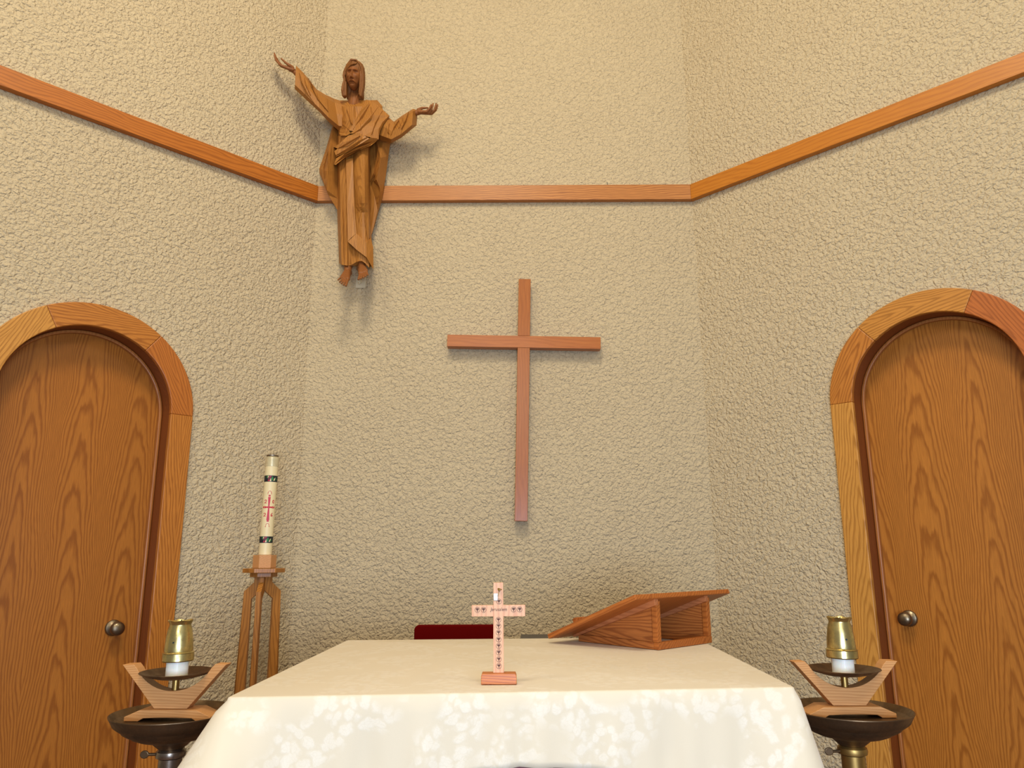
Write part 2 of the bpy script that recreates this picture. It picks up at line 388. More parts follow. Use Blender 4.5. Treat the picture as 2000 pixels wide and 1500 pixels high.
# cloth: top plus overhang all round, longer and flaring at the corners
def cloth():
    bm = bmesh.new()
    C = [Vector((P.x-ctr.x, P.y-ctr.y, 0)) for P in (FL, FR, BR, BL)]
    per = []; rc = .012
    for e in range(4):
        A, B = C[e], C[(e+1) % 4]; dr = (B-A).normalized(); Ln = (B-A).length
        nrm = Vector((dr.y, -dr.x, 0)); nprev = Vector(((A-C[e-1]).normalized().y, -(A-C[e-1]).normalized().x, 0))
        dprev = (A-C[e-1]).normalized(); cc = A + dr*rc - dprev*rc
        for k in range(9):
            th = k/8; nn = (nprev*(1-th)+nrm*th).normalized(); per.append((A + dr*rc*th*0 + (dr*rc - dprev*rc) + nn*rc, nn, 0.0, e))
        N = 110
        for k in range(1, N):
            u = rc + (Ln-2*rc)*k/N; per.append((A+dr*u, nrm, min(u, Ln-u), e))
    n = len(per); rows = []
    profs = [(-.006, .0), (-.0025, -.0008), (-.0004, -.003), (.001, -.007)]
    drops = [.02, .04, .06, .08, .10, .12, .135, .15, .165, .18]
    for o_, z_ in profs:
        rows.append([bm.verts.new((p + nn*o_ + Vector((0, 0, z_)))) for p, nn, c, e in per])
    for di, dd in enumerate(drops):
        row = []
        for j, (p, nn, c, e) in enumerate(per):
            corner = math.exp(-(c/.075)**2); lng = math.exp(-(c/.26)**1.5)
            L = .127 + .14*lng + .003*math.sin(j*.055) + (.006*math.sin(j*.021+1))
            drop = .007 + (dd-.007) * (L-.007)/(.18-.007)
            amp = min(1, drop/.12)
            fold = .004*math.sin(c*38+e) + .003*math.sin(c*83+2*e+1) + .0025*math.sin(c*17+.5)
            out = .004 + drop*.05 + corner*drop*(.58 if p.x < 0 else .22) + fold*amp*(1-corner)
            row.append(bm.verts.new(p + nn*out + Vector((0, 0, -drop))))
        rows.append(row)
    for i in range(len(rows)-1):
        for k in range(n): bm.faces.new((rows[i][k], rows[i][(k+1) % n], rows[i+1][(k+1) % n], rows[i+1][k]))
    # gently uneven top: a grid inside the first ring
    bm.faces.new(rows[0])
    return bm
cl = obj('tablecloth', cloth(), 'cloth', smooth=True, mw=Matrix.Translation((ctr.x, ctr.y, ZT)))
cl['label'] = 'white damask tablecloth with woven flowers draped over the altar'; cl['category'] = 'tablecloth'
sm = cl.modifiers.new('t', 'SOLIDIFY'); sm.thickness = .0012; sm.offset = -1

# ------------------------------------------------------------------ wall cross
wc = thing('wall_cross', 'plain reddish brown wooden cross hung slightly crooked on the back wall', 'cross', mw=Matrix.Translation(atY(1023.5, 672, D-.02)) @ Matrix.Rotation(math.radians(1.3), 4, 'Y'))
c0 = wc.matrix_world.inverted()
bt = c0 @ atY(1027.5, 545, D-.06); bb = c0 @ atY(1019, 1018, D-.06); bl = c0 @ atY(874, 669, D-.06); br = c0 @ atY(1174, 677, D-.06)
hw = .0295; hh = .0295
obj('upright', boxm(-hw, hw, -.04, .006, hh+.0008, bt.z), 'cherry', wc, bevel=.0015)
obj('upright', boxm(-hw, hw, -.04, .006, bb.z, -hh-.0008), 'cherry', wc, bevel=.0015)
obj('crossbeam', boxm(bl.x, br.x, -.0405, .006, -hh, hh), 'cherryx', wc, bevel=.0015)

# little beige plate with a hook below the carving's feet
hp = thing('wall_plate', 'small beige wall plate with a hook below the carved feet', 'wall plate', atY(707, 548, D))
obj('plate', boxm(-.025, .025, -.008, .0, -.034, .03), 'plate', hp, bevel=.002)
b = bmesh.new(); tube(b, [(.0, -.008, .012), (.0, -.02, .01), (.004, -.024, .0), (.006, -.024, -.012), (0, -.024, -.02), (-.007, -.024, -.018), (-.009, -.024, -.01)], .0016, 8)
obj('hook', b, 'cap', hp, smooth=True)

# ------------------------------------------------------------------ carved figure
DP = D
org = atY(697, 330, DP)
ST = thing('carved_figure', 'carved wooden robed figure with raised open arms mounted on the wall', 'sculpture', org)
def S(px, py, dep): return atY(px, py, DP-dep) - org
def loft(rows, back=.03, bm=None):
    """rows of (px,py,depth) front points; closed behind at the given depth"""
    bm = bm or bmesh.new(); R = []
    for row in rows:
        vs = [bm.verts.new(S(*p)) for p in row]
        vs.append(bm.verts.new(S(row[-1][0], row[-1][1], back))); vs.append(bm.verts.new(S(row[0][0], row[0][1], back)))
        R.append(vs)
    n = len(R[0])
    for i in range(len(R)-1):
        for k in range(n): bm.faces.new((R[i][k], R[i][(k+1) % n], R[i+1][(k+1) % n], R[i+1][k]))
    bm.faces.new(R[0][::-1]); bm.faces.new(R[-1]); return bm
def slab(bm, pts, th):
    """outline with own depths, given real thickness towards the wall"""
    a = [bm.verts.new(S(*p)) for p in pts]; b_ = [bm.verts.new(S(p[0], p[1], p[2]-th)) for p in pts]
    bm.faces.new(a); bm.faces.new(b_[::-1]); n = len(pts)
    for i in range(n): bm.faces.new((a[i], a[(i+1) % n], b_[(i+1) % n], b_[i]))
def ridge(bm, pts, wd, h):
    """raised carved fold along a path of (px,py,dep)"""
    P = [S(*p) for p in pts]; n = len(P); secs = []
    for i in range(n):
        d_ = (P[min(i+1, n-1)] - P[max(i-1, 0)]).normalized(); out = Vector((0, -1, 0)); sd = d_.cross(out).normalized()
        tp = .25 if i in (0, n-1) else 1
        secs.append([bm.verts.new(P[i] - sd*wd*tp + Vector((0, .006, 0))), bm.verts.new(P[i] + out*h*tp), bm.verts.new(P[i] + sd*wd*tp + Vector((0, .006, 0)))])
    for i in range(n-1):
        for k in range(3): bm.faces.new((secs[i][k], secs[i][(k+1) % 3], secs[i+1][(k+1) % 3], secs[i+1][k]))
    bm.faces.new(secs[0][::-1]); bm.faces.new(secs[-1])

# robe: skirt, chest, sleeves in one mesh
robe = bmesh.new()
cols = lambda y, xs: [(x, y, d_) for x, d_ in xs]
loft([[(664,262,.06),(667,262,0.120),(676,262,.155),(680,262,.167),(689,262,.15),(697,262,0.14),(704,262,0.15),(710.5,262,0.155),(716,262,0.15),(723,262,0.14),(727,262,.08)],
      [(662,300,.06),(666,300,0.145),(677,300,.155),(680,300,.167),(689,300,.15),(694,300,0.155),(701,300,0.17),(710.5,300,0.18),(716,300,0.172),(723,300,0.15),(727,300,.08)],
      [(662,330,.06),(667,330,0.145),(678,330,.155),(680,330,.167),(689.5,330,.15),(695,330,0.16),(702,330,0.178),(710.5,330,0.192),(716,330,0.182),(723,330,0.15),(726.5,330,.08)],
      [(662,360,.06),(668,360,0.145),(679,360,.155),(681,360,.167),(690,360,.15),(696,360,0.165),(703,360,0.19),(710.5,360,0.205),(716,360,0.195),(723,360,0.152),(726,360,.08)],
      [(662,382,.06),(668,382,0.145),(679,382,.155),(681,382,.167),(690.5,382,.15),(697,382,0.168),(704,382,0.2),(710.5,382,0.222),(716,382,0.208),(723,382,0.155),(726,382,.08)],
      [(662,394,.06),(668,394,0.145),(679,394,.155),(681,394,.167),(691,394,.15),(697.5,394,0.17),(704.5,394,0.202),(710.5,394,0.226),(716,394,0.21),(723,394,0.156),(726,394,.08)],
      [(662,402,.06),(668,402,0.145),(679,402,.155),(681,402,.167),(691,402,.15),(698,402,0.17),(705,402,0.198),(710.5,402,0.212),(716,402,0.202),(723,402,0.157),(726,402,.08)],
      [(662,412,.06),(668,412,0.145),(679,412,.155),(681,412,.167),(691,412,.15),(698,412,0.17),(705,412,0.185),(710.5,412,0.19),(716,412,0.186),(723,412,0.158),(726,412,.08)],
      [(662.5,440,.06),(668,440,0.145),(680,440,.155),(682,440,.167),(692,440,.15),(699,440,0.17),(706,440,0.176),(710.5,440,0.178),(716,440,0.176),(723,440,0.16),(727,440,.08)],
      [(663.5,470,.06),(668.5,470,0.145),(680,470,.155),(682,470,.167),(693,470,.15),(700,470,0.17),(707,470,0.175),(710.5,470,0.178),(716,470,0.177),(723,470,0.165),(729,470,.08)],
      [(664.5,511,.07),(669.5,514,.165),(681,516,.175),(683,516,.16),(690,514,.165),(698,509,.17),(704,507,.18),(709,507,.182),(716,512,.185),(723,520,.18),(731,516,.10)]], .02, robe)
# front strip with its diagonal hem
slab(robe, [(680, 308, .17), (693, 306, .172), (694.5, 360, .175), (696, 410, .18), (699, 453, .185), (688, 462, .192), (681.7, 469, .195), (681, 400, .185)], .05)
slab(robe, [(681.7, 469, .197), (699, 453, .187), (718, 470.5, .197), (718, 500, .205), (700, 486, .2)], .05)
slab(robe, [(718, 470.5, .197), (727, 462, .17), (731.5, 481, .165), (731.5, 524, .165), (718, 500, .205)], .06)
ridge(robe, [(690, 308, .165), (691.5, 360, .17), (694, 410, .178), (696.5, 452, .188)], .003, .006)
ridge(robe, [(672, 322, .145), (673, 400, .15), (674, 512, .17)], .004, .004)
ridge(robe, [(719, 330, .165), (708, 342, .185), (700, 354, .172)], .009, .010)
ridge(robe, [(687, 480, .16), (687, 512, .17)], .006, .006)
# chest
loft([cols(193, [(660, .07), (668, .10), (680, .125), (697, .12), (716, .125), (730, .10), (742, .07)]),
      cols(205, [(656, .07), (668, .13), (680, .155), (694, .165), (714, .155), (738, .12), (752, .07)]),
      cols(232, [(663, .07), (667, .13), (680, .165), (695, .178), (714, .165), (738, .13), (752, .07)]),
      cols(262, [(665, .06), (669, .12), (680, .15), (695, .165), (712, .155), (728, .13), (740, .07)]),
      cols(285, [(665, .06), (669, .12), (679, .145), (693, .155), (708, .15), (724, .13), (730, .07)])], .02, robe)
ridge(robe, [(672, 208, .142), (674, 240, .15), (688, 252, .168)], .004, .004)
ridge(robe, [(697, 204, .17), (697, 225, .175), (699, 246, .175)], .010, .003)
def sleeve(stations):
    R = []
    for (T, B, c, th, sk) in stations:
        T = Vector(T); B = Vector(B)
        def pt(u, dep, sh=0): q = T.lerp(B, u); return (q.x+sh, q.y, dep)
        prof = [pt(0, c+.1*th), pt(.12, c+.75*th), pt(.45, c+th), pt(.82, c+.8*th), pt(1, c-.1*th), pt(.85, c-th, sk), pt(.4, c-th*1.1, sk), pt(.08, c-.8*th, sk)]
        R.append([robe.verts.new(S(*p)) for p in prof])
    for i in range(len(R)-1):
        for k in range(8): robe.faces.new((R[i][k], R[i][(k+1) % 8], R[i+1][(k+1) % 8], R[i+1][k]))
    robe.faces.new(R[0][::-1]); robe.faces.new(R[-1])
sleeve([((584, 124), (581, 170), .235, .03, 0), ((599, 139), (600, 188), .22, .035, 0), ((624, 171), (631, 217), .185, .042, 0), ((640, 181), (648, 236), .15, .05, 0), ((658, 189.5), (668, 254), .10, .055, 0), ((690, 200), (692, 258), .09, .05, 0)])
sleeve([((735, 200), (735, 262), .09, .05, 0), ((758, 222), (746, 271), .105, .05, 0), ((774, 235.5), (768, 277.5), .125, .05, 0), ((790, 224), (787, 268), .15, .045, 3), ((812, 210.5), (809, 249), .19, .035, 9)])
ridge(robe, [(600, 148, .248), (603, 163, .252), (612, 182, .244)], .006, .006)
ridge(robe, [(606, 146, .238), (617, 165, .236), (618, 190, .230)], .004, .005)
ridge(robe, [(624, 176, .216), (628, 192, .222), (640, 210, .2), (654, 219, .172)], .006, .009)
ridge(robe, [(634, 215, .206), (645, 222, .185), (662, 230, .155)], .006, .006)
ridge(robe, [(765, 238, .165), (763, 256, .168), (770, 270, .15)], .006, .006)
ridge(robe, [(793, 228, .188), (785, 247, .19), (776, 264, .16)], .005, .006)
for f_ in ([(590, 136, .262), (594, 155, .268), (606, 180, .262), (618, 196, .245)], [(612, 160, .245), (626, 190, .232), (646, 214, .20)], [(784, 232, .185), (775, 246, .182), (768, 262, .17)],
           [(803, 216, .216), (797, 234, .214), (788, 250, .2)], [(682, 210, .168), (690, 236, .18), (697, 246, .178)], [(709, 214, .165), (704, 232, .172), (699, 244, .178)]):
    ridge(robe, f_, .0035, .006)
ridge(robe, [(684, 340, .17), (685.5, 400, .178), (686.5, 455, .188)], .003, .008)
ridge(robe, [(714, 405, .19), (716, 430, .182), (720, 462, .18)], .004, .006)
obj('robe', robe, 'carve', ST, bevel=.0025)

# mantle: shoulder panel, sash across the waist, hanging cape either side
man = bmesh.new()
slab(man, [(720, 192, .135), (731, 194, .14), (743, 203, .15), (733, 222, .175), (716, 240, .188), (700, 254, .19), (686, 252, .19), (697, 236, .192), (708, 215, .178)], .1)
slab(man, [(743, 203, .155), (766, 224, .15), (757, 233, .165), (746, 247, .18), (744, 270, .175), (729, 266, .195), (716, 262, .205), (700, 258, .205), (688, 258, .2), (712, 240, .2), (730, 222, .188)], .12)
slab(man, [(744, 268, .175), (741, 272, .17), (730, 281, .19), (706, 290, .205), (680, 303, .2), (660, 319, .185), (656, 318, .17), (661, 306, .175), (683, 292, .205), (706, 279, .215), (728, 266, .205)], .11)
slab(man, [(706, 256, .212), (716, 262, .212), (726, 268, .208), (706, 280, .218), (683, 293, .21), (661, 303, .18), (657, 292, .178), (664, 287, .185), (656, 284, .178), (668, 277, .195), (684, 262, .2)], .11)
slab(man, [(686, 252, .19), (690, 258, .192), (681, 262, .185), (670, 262, .165), (667, 256, .15), (675, 257, .17)], .05)
ridge(man, [(744, 206, .158), (728, 228, .196), (708, 250, .208), (694, 258, .205)], .005, .006)
ridge(man, [(664, 287, .187), (684, 276, .212), (708, 262, .216)], .004, .005)
ridge(man, [(660, 300, .185), (684, 287, .212), (708, 272, .222), (724, 264, .212)], .004, .005)
ridge(man, [(676, 300, .195), (700, 288, .21), (722, 280, .2), (737, 272, .18)], .003, .006)
ridge(man, [(765, 224, .152), (752, 238, .17), (745, 252, .178), (742, 270, .176)], .004, .007)
# cape on the viewer's left: outer light facet folded over an inner textured one
loft([[(655, 240, .05), (657, 240, .07), (664, 250, .05)],
      [(641, 288, .05), (646, 290, .10), (664, 292, .06)],
      [(627.5, 326, .04), (643, 331, .13), (664, 331, .07)],
      [(628, 335, .04), (642, 368, .125), (664, 365, .07)],
      [(642, 367, .04), (645, 378, .10), (664, 385, .07)],
      [(660, 403, .05), (661, 405, .07), (664, 410, .06)]], .015, man)
# cape on the viewer's right
loft([[(726, 266, .06), (738, 268, .07), (752, 276, .07), (767, 276, .04)],
      [(725, 310, .06), (737, 320, .08), (748, 306, .13), (763, 302, .05)],
      [(725, 350, .06), (733, 352, .085), (739, 348, .14), (756, 350, .05)],
      [(725, 385, .06), (735, 380, .075), (746, 366, .12), (751, 376, .05)],
      [(725, 425, .06), (733, 420, .07), (741, 408, .07), (748, 392, .05)],
      [(725, 463, .06), (726, 462, .06), (728, 458, .06), (734, 440, .05)]], .015, man)
ridge(man, [(744, 278, .10), (741, 305, .11), (734, 338, .11), (727, 352, .08)], .005, .012)
ridge(man, [(741, 352, .12), (746, 366, .13), (747, 392, .09)], .003, .01)
for f_ in ([(728, 200, .148), (712, 224, .178), (694, 250, .194)], [(752, 214, .16), (738, 238, .188), (730, 260, .202)], [(645, 292, .10), (636, 324, .115), (637, 345, .11)], [(655, 262, .07), (650, 300, .095), (650, 350, .11)]):
    ridge(man, f_, .003, .006)
obj('mantle', man, 'carve', ST, bevel=.002)

# hands and feet: tapered capsules fused by a voxel remesh
def capsule(bm, p0, r0, p1, r1, seg=14):
    d_ = (p1-p0); L = d_.length; d_.normalize() if L > 1e-9 else None
    up = Vector((0, 0, 1)) if abs(d_.z) < .9 else Vector((1, 0, 0)); s_ = d_.cross(up).normalized(); t_ = s_.cross(d_)
    prof = [(r0*math.cos(a), -r0*math.sin(a)) for a in (1.5, 1.1, .7, .3, 0)] + [(r1*math.cos(a), L + r1*math.sin(a)) for a in (0, .3, .7, 1.1, 1.5)]
    rings = [[bm.verts.new(p0 + d_*z + s_*r*math.cos(2*PI*k/seg) + t_*r*math.sin(2*PI*k/seg)) for k in range(seg)] for r, z in prof]
    for i in range(len(rings)-1):
        for k in range(seg): bm.faces.new((rings[i][k], rings[i][(k+1) % seg], rings[i+1][(k+1) % seg], rings[i+1][k]))
    bm.faces.new(rings[0][::-1]); bm.faces.new(rings[-1])
def chain(bm, pts, rad):
    P = [S(*p) for p in pts]
    for i in range(len(P)-1): capsule(bm, P[i], rad[i], P[i+1], rad[i+1])
def fuse(name, bm, mat, vox, parent=ST, it=2, fac=.5):
    o = obj(name, bm, mat, parent, smooth=True)
    r = o.modifiers.new('r', 'REMESH'); r.mode = 'VOXEL'; r.voxel_size = vox; r.use_smooth_shade = True
    s_ = o.modifiers.new('s', 'SMOOTH'); s_.iterations = it; s_.factor = fac
    return o
h = bmesh.new()                                    # viewer's left hand, raised, palm up
chain(h, [(592, 148, .235), (580, 135, .245), (573, 131, .25)], [.013, .0115, .012])
for q, (dx, dy, dd, tx, ty) in enumerate([(0, 0, .0, 0, 0), (1.2, 1.5, -.015, 3, 4), (2.4, 2.2, -.030, 5, 8), (4, 2.8, -.044, 8, 13)]):
    chain(h, [(578, 132, .255+dd*.5), (570, 130, .263+dd*.8), (553.5+dx, 123+dy, .278+dd)], [.010, .0085, .0065])
    chain(h, [(553.5+dx, 123+dy, .278+dd), (545+dx, 113+dy, .283+dd), (542.8+dx*.6+tx*.2, 105+dy*.5+ty*.3, .285+dd), (542+tx*.5, 99.5+ty*.8, .285+dd)], [.0062, .0054, .0048, .0036])
chain(h, [(577, 128, .26), (571, 123.5, .272), (564, 118.5, .28), (555.5, 110.5, .285)], [.009, .0078, .0058, .0042])
fuse('hand', h, 'hands', .0016)
h = bmesh.new()                                    # viewer's right hand, palm up, fingers curled
chain(h, [(808, 222, .17), (818, 219, .18), (826, 217, .185)], [.015, .0135, .0125])
for q, (pts) in enumerate([[(824, 217, .19), (838, 216.5, .20), (844, 210.5, .205), (846.5, 205, .205), (847.5, 203, .203)],
                           [(824, 217.5, .182), (842, 219, .188), (848, 211.5, .19), (850.5, 204, .19), (851, 200.8, .187)],
                           [(824, 218, .172), (846, 220, .174), (853.5, 213.5, .175), (856, 205, .174), (857, 200.8, .171)],
                           [(824, 218, .162), (848, 220.5, .160), (856.5, 213.5, .160), (859, 206.5, .159), (860, 203, .156)]]):
    chain(h, pts, [.0095, .0072, .0056, .0048, .0034])
chain(h, [(822, 213, .165), (830, 209.5, .16), (840, 209, .158)], [.009, .0068, .0045])
fuse('hand', h, 'hands', .0016)
def foot(px, rows, ank, heel):
    b = bmesh.new()
    chain(b, [ank[0], ank[1]], [.022, .0175]); chain(b, [ank[1], heel], [.0175, .017])
    for i, (base, mid, tip, r) in enumerate(rows):
        chain(b, [ank[1], base], [.015, r*1.25]); chain(b, [heel, base], [.012, r*1.1]); chain(b, [base, mid, tip], [r*.85, r*.62, r*.68])
    return fuse('foot', b, 'hands', .0012, it=1)
foot(0, [((669, 538, .20), (665, 541, .215), (662.3, 543.5, .222), .0058), ((671.5, 540, .205), (668, 545, .222), (665.4, 547.6, .229), .0060),
         ((674, 541.5, .208), (671, 547.5, .228), (668.8, 550.6, .235), .0062), ((677, 542, .21), (674.5, 549.5, .232), (672.8, 553.2, .240), .0066),
         ((681, 542, .21), (679, 550, .236), (677.5, 554.5, .246), .0088)], [(683, 512, .13), (681, 526, .15)], (683, 530, .12))
foot(1, [((706, 531, .20), (703.5, 538, .222), (702.3, 542.5, .232), .0086), ((709.5, 530.5, .2), (708, 537.5, .222), (707.4, 541.2, .228), .0064),
         ((713, 529, .198), (712.5, 536, .218), (712, 539.6, .225), .0061), ((716, 527.5, .196), (716.4, 533.6, .213), (716.4, 537.4, .22), .0059),
         ((718, 525.5, .19), (719.6, 531.2, .205), (720.2, 534.6, .212), .0056)], [(707, 503, .13), (709, 517, .15)], (705, 521, .12))

# head and neck
def head():
    bm = bmesh.new(); seg, rg = 190, 230
    a, b_, c = .0385, .048, .067
    g = lambda x, z, x0, z0, sx, sz: math.exp(-((x-x0)/sx)**2 - ((z-z0)/sz)**2)
    def sstep(e0, e1, x): t_ = max(0, min(1, (x-e0)/(e1-e0))); return t_*t_*(3-2*t_)
    rings = []
    for i in range(1, rg):
        th = PI*i/rg; ring = []
        for k in range(seg):
            ph = 2*PI*k/seg
            x = a*math.sin(th)*math.cos(ph); y = b_*math.sin(th)*math.sin(ph); z = c*math.cos(th)
            low = sstep(-.01, -.066, z)
            x *= 1 - .26*low; sx = abs(x)
            if y > 0:
                m = sstep(0, .02, y); y = y*(1-.1*low) ; f = 0
                f += .0060*math.exp(-((z-.0215-sx*.12)/.0045)**2)*math.exp(-(sx/.026)**4)            # brow
                f -= .0135*g(sx, z, .0160, .0120, .0100, .0070)                            # eye socket
                f += .0065*g(sx, z, .0160, .0108, .0070, .0032)                            # lids
                f -= .0040*g(sx, z, .0160, .0112, .0062, .0011)                            # lid line
                for gz, gq in ((.0165, 45), (.0078, -20)): f -= .0032*math.exp(-((z-(gz-gq*(sx-.0165)**2))/.0009)**2)*math.exp(-((sx-.0165)/.0095)**4)
                f -= .003*math.exp(-((z+.0235)/.0016)**2)*math.exp(-(sx/.009)**4)
                nz = sstep(.022, .012, z)*sstep(-.0215, -.0185, z)
                hgt = .007 + .0125*sstep(.016, -.016, z); wd = .0034 + .0030*sstep(-.004, -.017, z)
                f += hgt*nz*math.exp(-(sx/wd)**2)                                          # nose
                f += .0035*g(sx, z, .0245, -.006, .009, .010)                              # cheek bones
                f -= .0030*g(sx, z, .0225, -.024, .007, .011)                              # hollow cheeks
                mz = -.0275 - sx*.55
                f += .0062*math.exp(-((z-mz)/.0040)**2)*sstep(.024, .016, sx)              # moustache
                f -= .0065*math.exp(-((z+.0365)/.0016)**2)*sstep(.013, .009, sx)           # mouth
                f += .0028*math.exp(-((z+.0395)/.0024)**2)*sstep(.012, .007, sx)           # lip
                f -= .0020*math.exp(-((z+.0445)/.0022)**2)*sstep(.012, .007, sx)
                f += .0055*math.exp(-((z+.0555)/.0095)**2)*math.exp(-(sx/.018)**2)         # beard
                f += .0009*math.sin(x*1500+z*300)*sstep(-.045, -.055, z)
                y += f*m
            ring.append(bm.verts.new((x, -y, z)))
        rings.append(ring)
    for i in range(len(rings)-1):
        for k in range(seg): bm.faces.new((rings[i][k], rings[i+1][k], rings[i+1][(k+1) % seg], rings[i][(k+1) % seg]))
    bm.faces.new(rings[0]); bm.faces.new(rings[-1][::-1])
    return bm
hb = head()
hm = Matrix.Translation(S(697, 147, .185)) @ Matrix.Rotation(math.radians(4.5), 4, 'Y') @ Matrix.Rotation(math.radians(17), 4, 'X')
for v in hb.verts: v.co = hm @ v.co
HP = lambda x, y, z: hm @ Vector((x, -y, z))
hd = obj('head', hb, 'hands', ST, smooth=True)
nk = bmesh.new(); chain(nk, [(697, 160, .13), (696.5, 182, .118), (696, 206, .118)], [.024, .0255, .034])
chain(nk, [(705, 178, .128), (698, 200, .148)], [.004, .0045]); chain(nk, [(687, 178, .128), (694.5, 200, .148)], [.004, .0045])
chain(nk, [(672, 203, .10), (696, 203, .12), (722, 203, .10)], [.02, .026, .02])
fuse('neck', nk, 'hands', .002)
# hair: overlapping locks swept from a parting on the viewer's right
hr = bmesh.new()
def lock(pts, r):
    P = [HP(*p) for p in pts]
    for i in range(len(P)-1): capsule(hr, P[i], r[i], P[i+1], r[i+1], 12)
capsule(hr, HP(.002, -.010, .036), .0485, HP(0, -.016, .0), .0465, 24)
for sx_ in (-1, 1): capsule(hr, HP(sx_*.028, -.030, -.03), .018, HP(sx_*.030, -.050, -.088), .016, 16)
capsule(hr, HP(0, -.018, .0), .0465, HP(0, -.062, -.055), .026, 24)
for i, sy in enumerate([.022, .013, .003, -.009, -.022]):
    lock([(.012-.003*i, .028-.011*i, .074), (-.010, sy*.8+.014, .072), (-.030, sy*.9+.004, .048), (-.0455, sy*.9-.002, .014), (-.0475, sy*.8, -.004), (-.0420, sy*.7+.002, -.026), (-.0470, sy*.7+.004, -.048), (-.0485, sy*.7+.004, -.075), (-.0450, sy*.6, -.098)],
         [.004, .006, .0068, .0068, .0066, .0064, .0070, .0085, .0085])
    lock([(.016, .026-.011*i, .072), (.030, sy*.8+.010, .060), (.0435, sy*.9, .034), (.0475, sy*.8, .0), (.0490, sy*.7, -.030), (.0475, sy*.6+.002, -.060), (.0430, sy*.5+.004, -.095)],
         [.004, .006, .0068, .0070, .0072, .0075, .0062])
lock([(-.036, .016, -.035), (-.037, .014, -.060), (-.036, .012, -.096)], [.005, .008, .0085])
lock([(.036, .018, .030), (.0385, .020, .0), (.038, .018, -.040), (.036, .014, -.088)], [.004, .0055, .006, .005])
lock([(.015, .038, .053), (.004, .044, .050), (-.010, .041, .045), (-.023, .034, .033), (-.034, .024, .018), (-.040, .018, .0)], [.003, .0045, .0050, .0048, .0045, .003])
lock([(.017, .034, .058), (.002, .040, .058), (-.014, .034, .053), (-.029, .026, .040), (-.039, .020, .022)], [.004, .0065, .0068, .006, .004])
fuse('hair', hr, 'carved', .0014, it=1)

# ------------------------------------------------------------------ tall candle and its stand
pc = atY(509, 1200, 3.15); PX, PY = pc.x, 3.15
PX = -1.0165
zc0 = 1.143
pstand = thing('candle_stand', 'tall three-legged oak candle stand by the left corner', 'candle stand', (PX, PY, 0))
def hexa(r, a0=0): return [(r*math.cos(a0+k*PI/3), r*math.sin(a0+k*PI/3)) for k in range(6)]
obj('socket', prismm(hexa(.046, .35), zc0+.001, zc0+.053, 'XY'), 'holder', pstand, bevel=.001)
obj('top_plate', prismm(hexa(.083, .35), zc0-.017, zc0, 'XY'), 'stand', pstand, bevel=.0015)
obj('lower_plate', prismm(hexa(.054, .35), zc0-.034, zc0-.0175, 'XY'), 'stand', pstand, bevel=.0015)
zt_ = zc0-.035
for ang in (183, 276, 36):
    A = math.radians(ang)
    pts = [(.004, zt_), (.034, zt_), (.034, zt_-.02), (.072, zt_-.055), (.078, .06), (.15, .0), (.10, .0), (.045, .06), (.042, zt_-.085), (.004, zt_-.05)]
    b = prismm(pts, -.0095, .0095); bmesh.ops.triangulate(b, faces=[f for f in b.faces if len(f.verts) > 4])
    obj('leg', b, 'stand', pstand, mw=Matrix.Rotation(A, 4, 'Z'))
can = thing('paschal_candle', 'tall ivory candle with red cross and coloured bands, in the oak stand', 'candle', (PX, PY, zc0+.0535), 0)
can.rotation_euler = (0, math.radians(.6), 0)
CR = .0262; CHH = .365
obj('candle_body', lathem([(CR-.001, 0), (CR, .002), (CR, CHH)], 48), 'ivory', can, smooth=False)
can_cap = obj('glass_cap', lathem([(CR+.0012, CHH-.002), (CR+.0014, CHH+.001), (CR+.001, CHH+.035), (CR-.003, CHH+.038)], 48), 'cap', can, smooth=True, label='pale translucent cap')
obj('cap_rim', lathem([(CR-.003, CHH+.0385), (CR-.001, CHH+.040), (CR-.001, CHH+.045), (CR-.005, CHH+.046)], 40), 'nickel', can_cap, smooth=True)
CA = math.radians(-90) - math.atan2(PX, PY)*1.0 + 0   # azimuth that faces the camera
CA = math.atan2(-PY, -PX)
def wrap(bm, pts, r=CR, th=.0007):
    """flat outline (u sideways, z up) wrapped on the candle surface with thickness"""
    a = []; c_ = []
    for u, z in pts:
        an = CA + u/r
        a.append(bm.verts.new(((r+th)*math.cos(an), (r+th)*math.sin(an), z))); c_.append(bm.verts.new(((r-.0006)*math.cos(an), (r-.0006)*math.sin(an), z)))
    bm.faces.new(a); bm.faces.new(c_[::-1]); n = len(pts)
    for i in range(n): bm.faces.new((a[i], a[(i+1) % n], c_[(i+1) % n], c_[i]))
def stroke(bm, pts, wd, **k):
    for (x0, z0), (x1, z1) in zip(pts[:-1], pts[1:]):
        L = math.hypot(x1-x0, z1-z0) or 1; nx, nz = -(z1-z0)/L*wd/2, (x1-x0)/L*wd/2; ex, ez = (x1-x0)/L*wd*.35, (z1-z0)/L*wd*.35
        wrap(bm, [(x0+nx-ex, z0+nz-ez), (x0-nx-ex, z0-nz-ez), (x1-nx+ex, z1-nz+ez), (x1+nx+ex, z1+nz+ez)], **k)
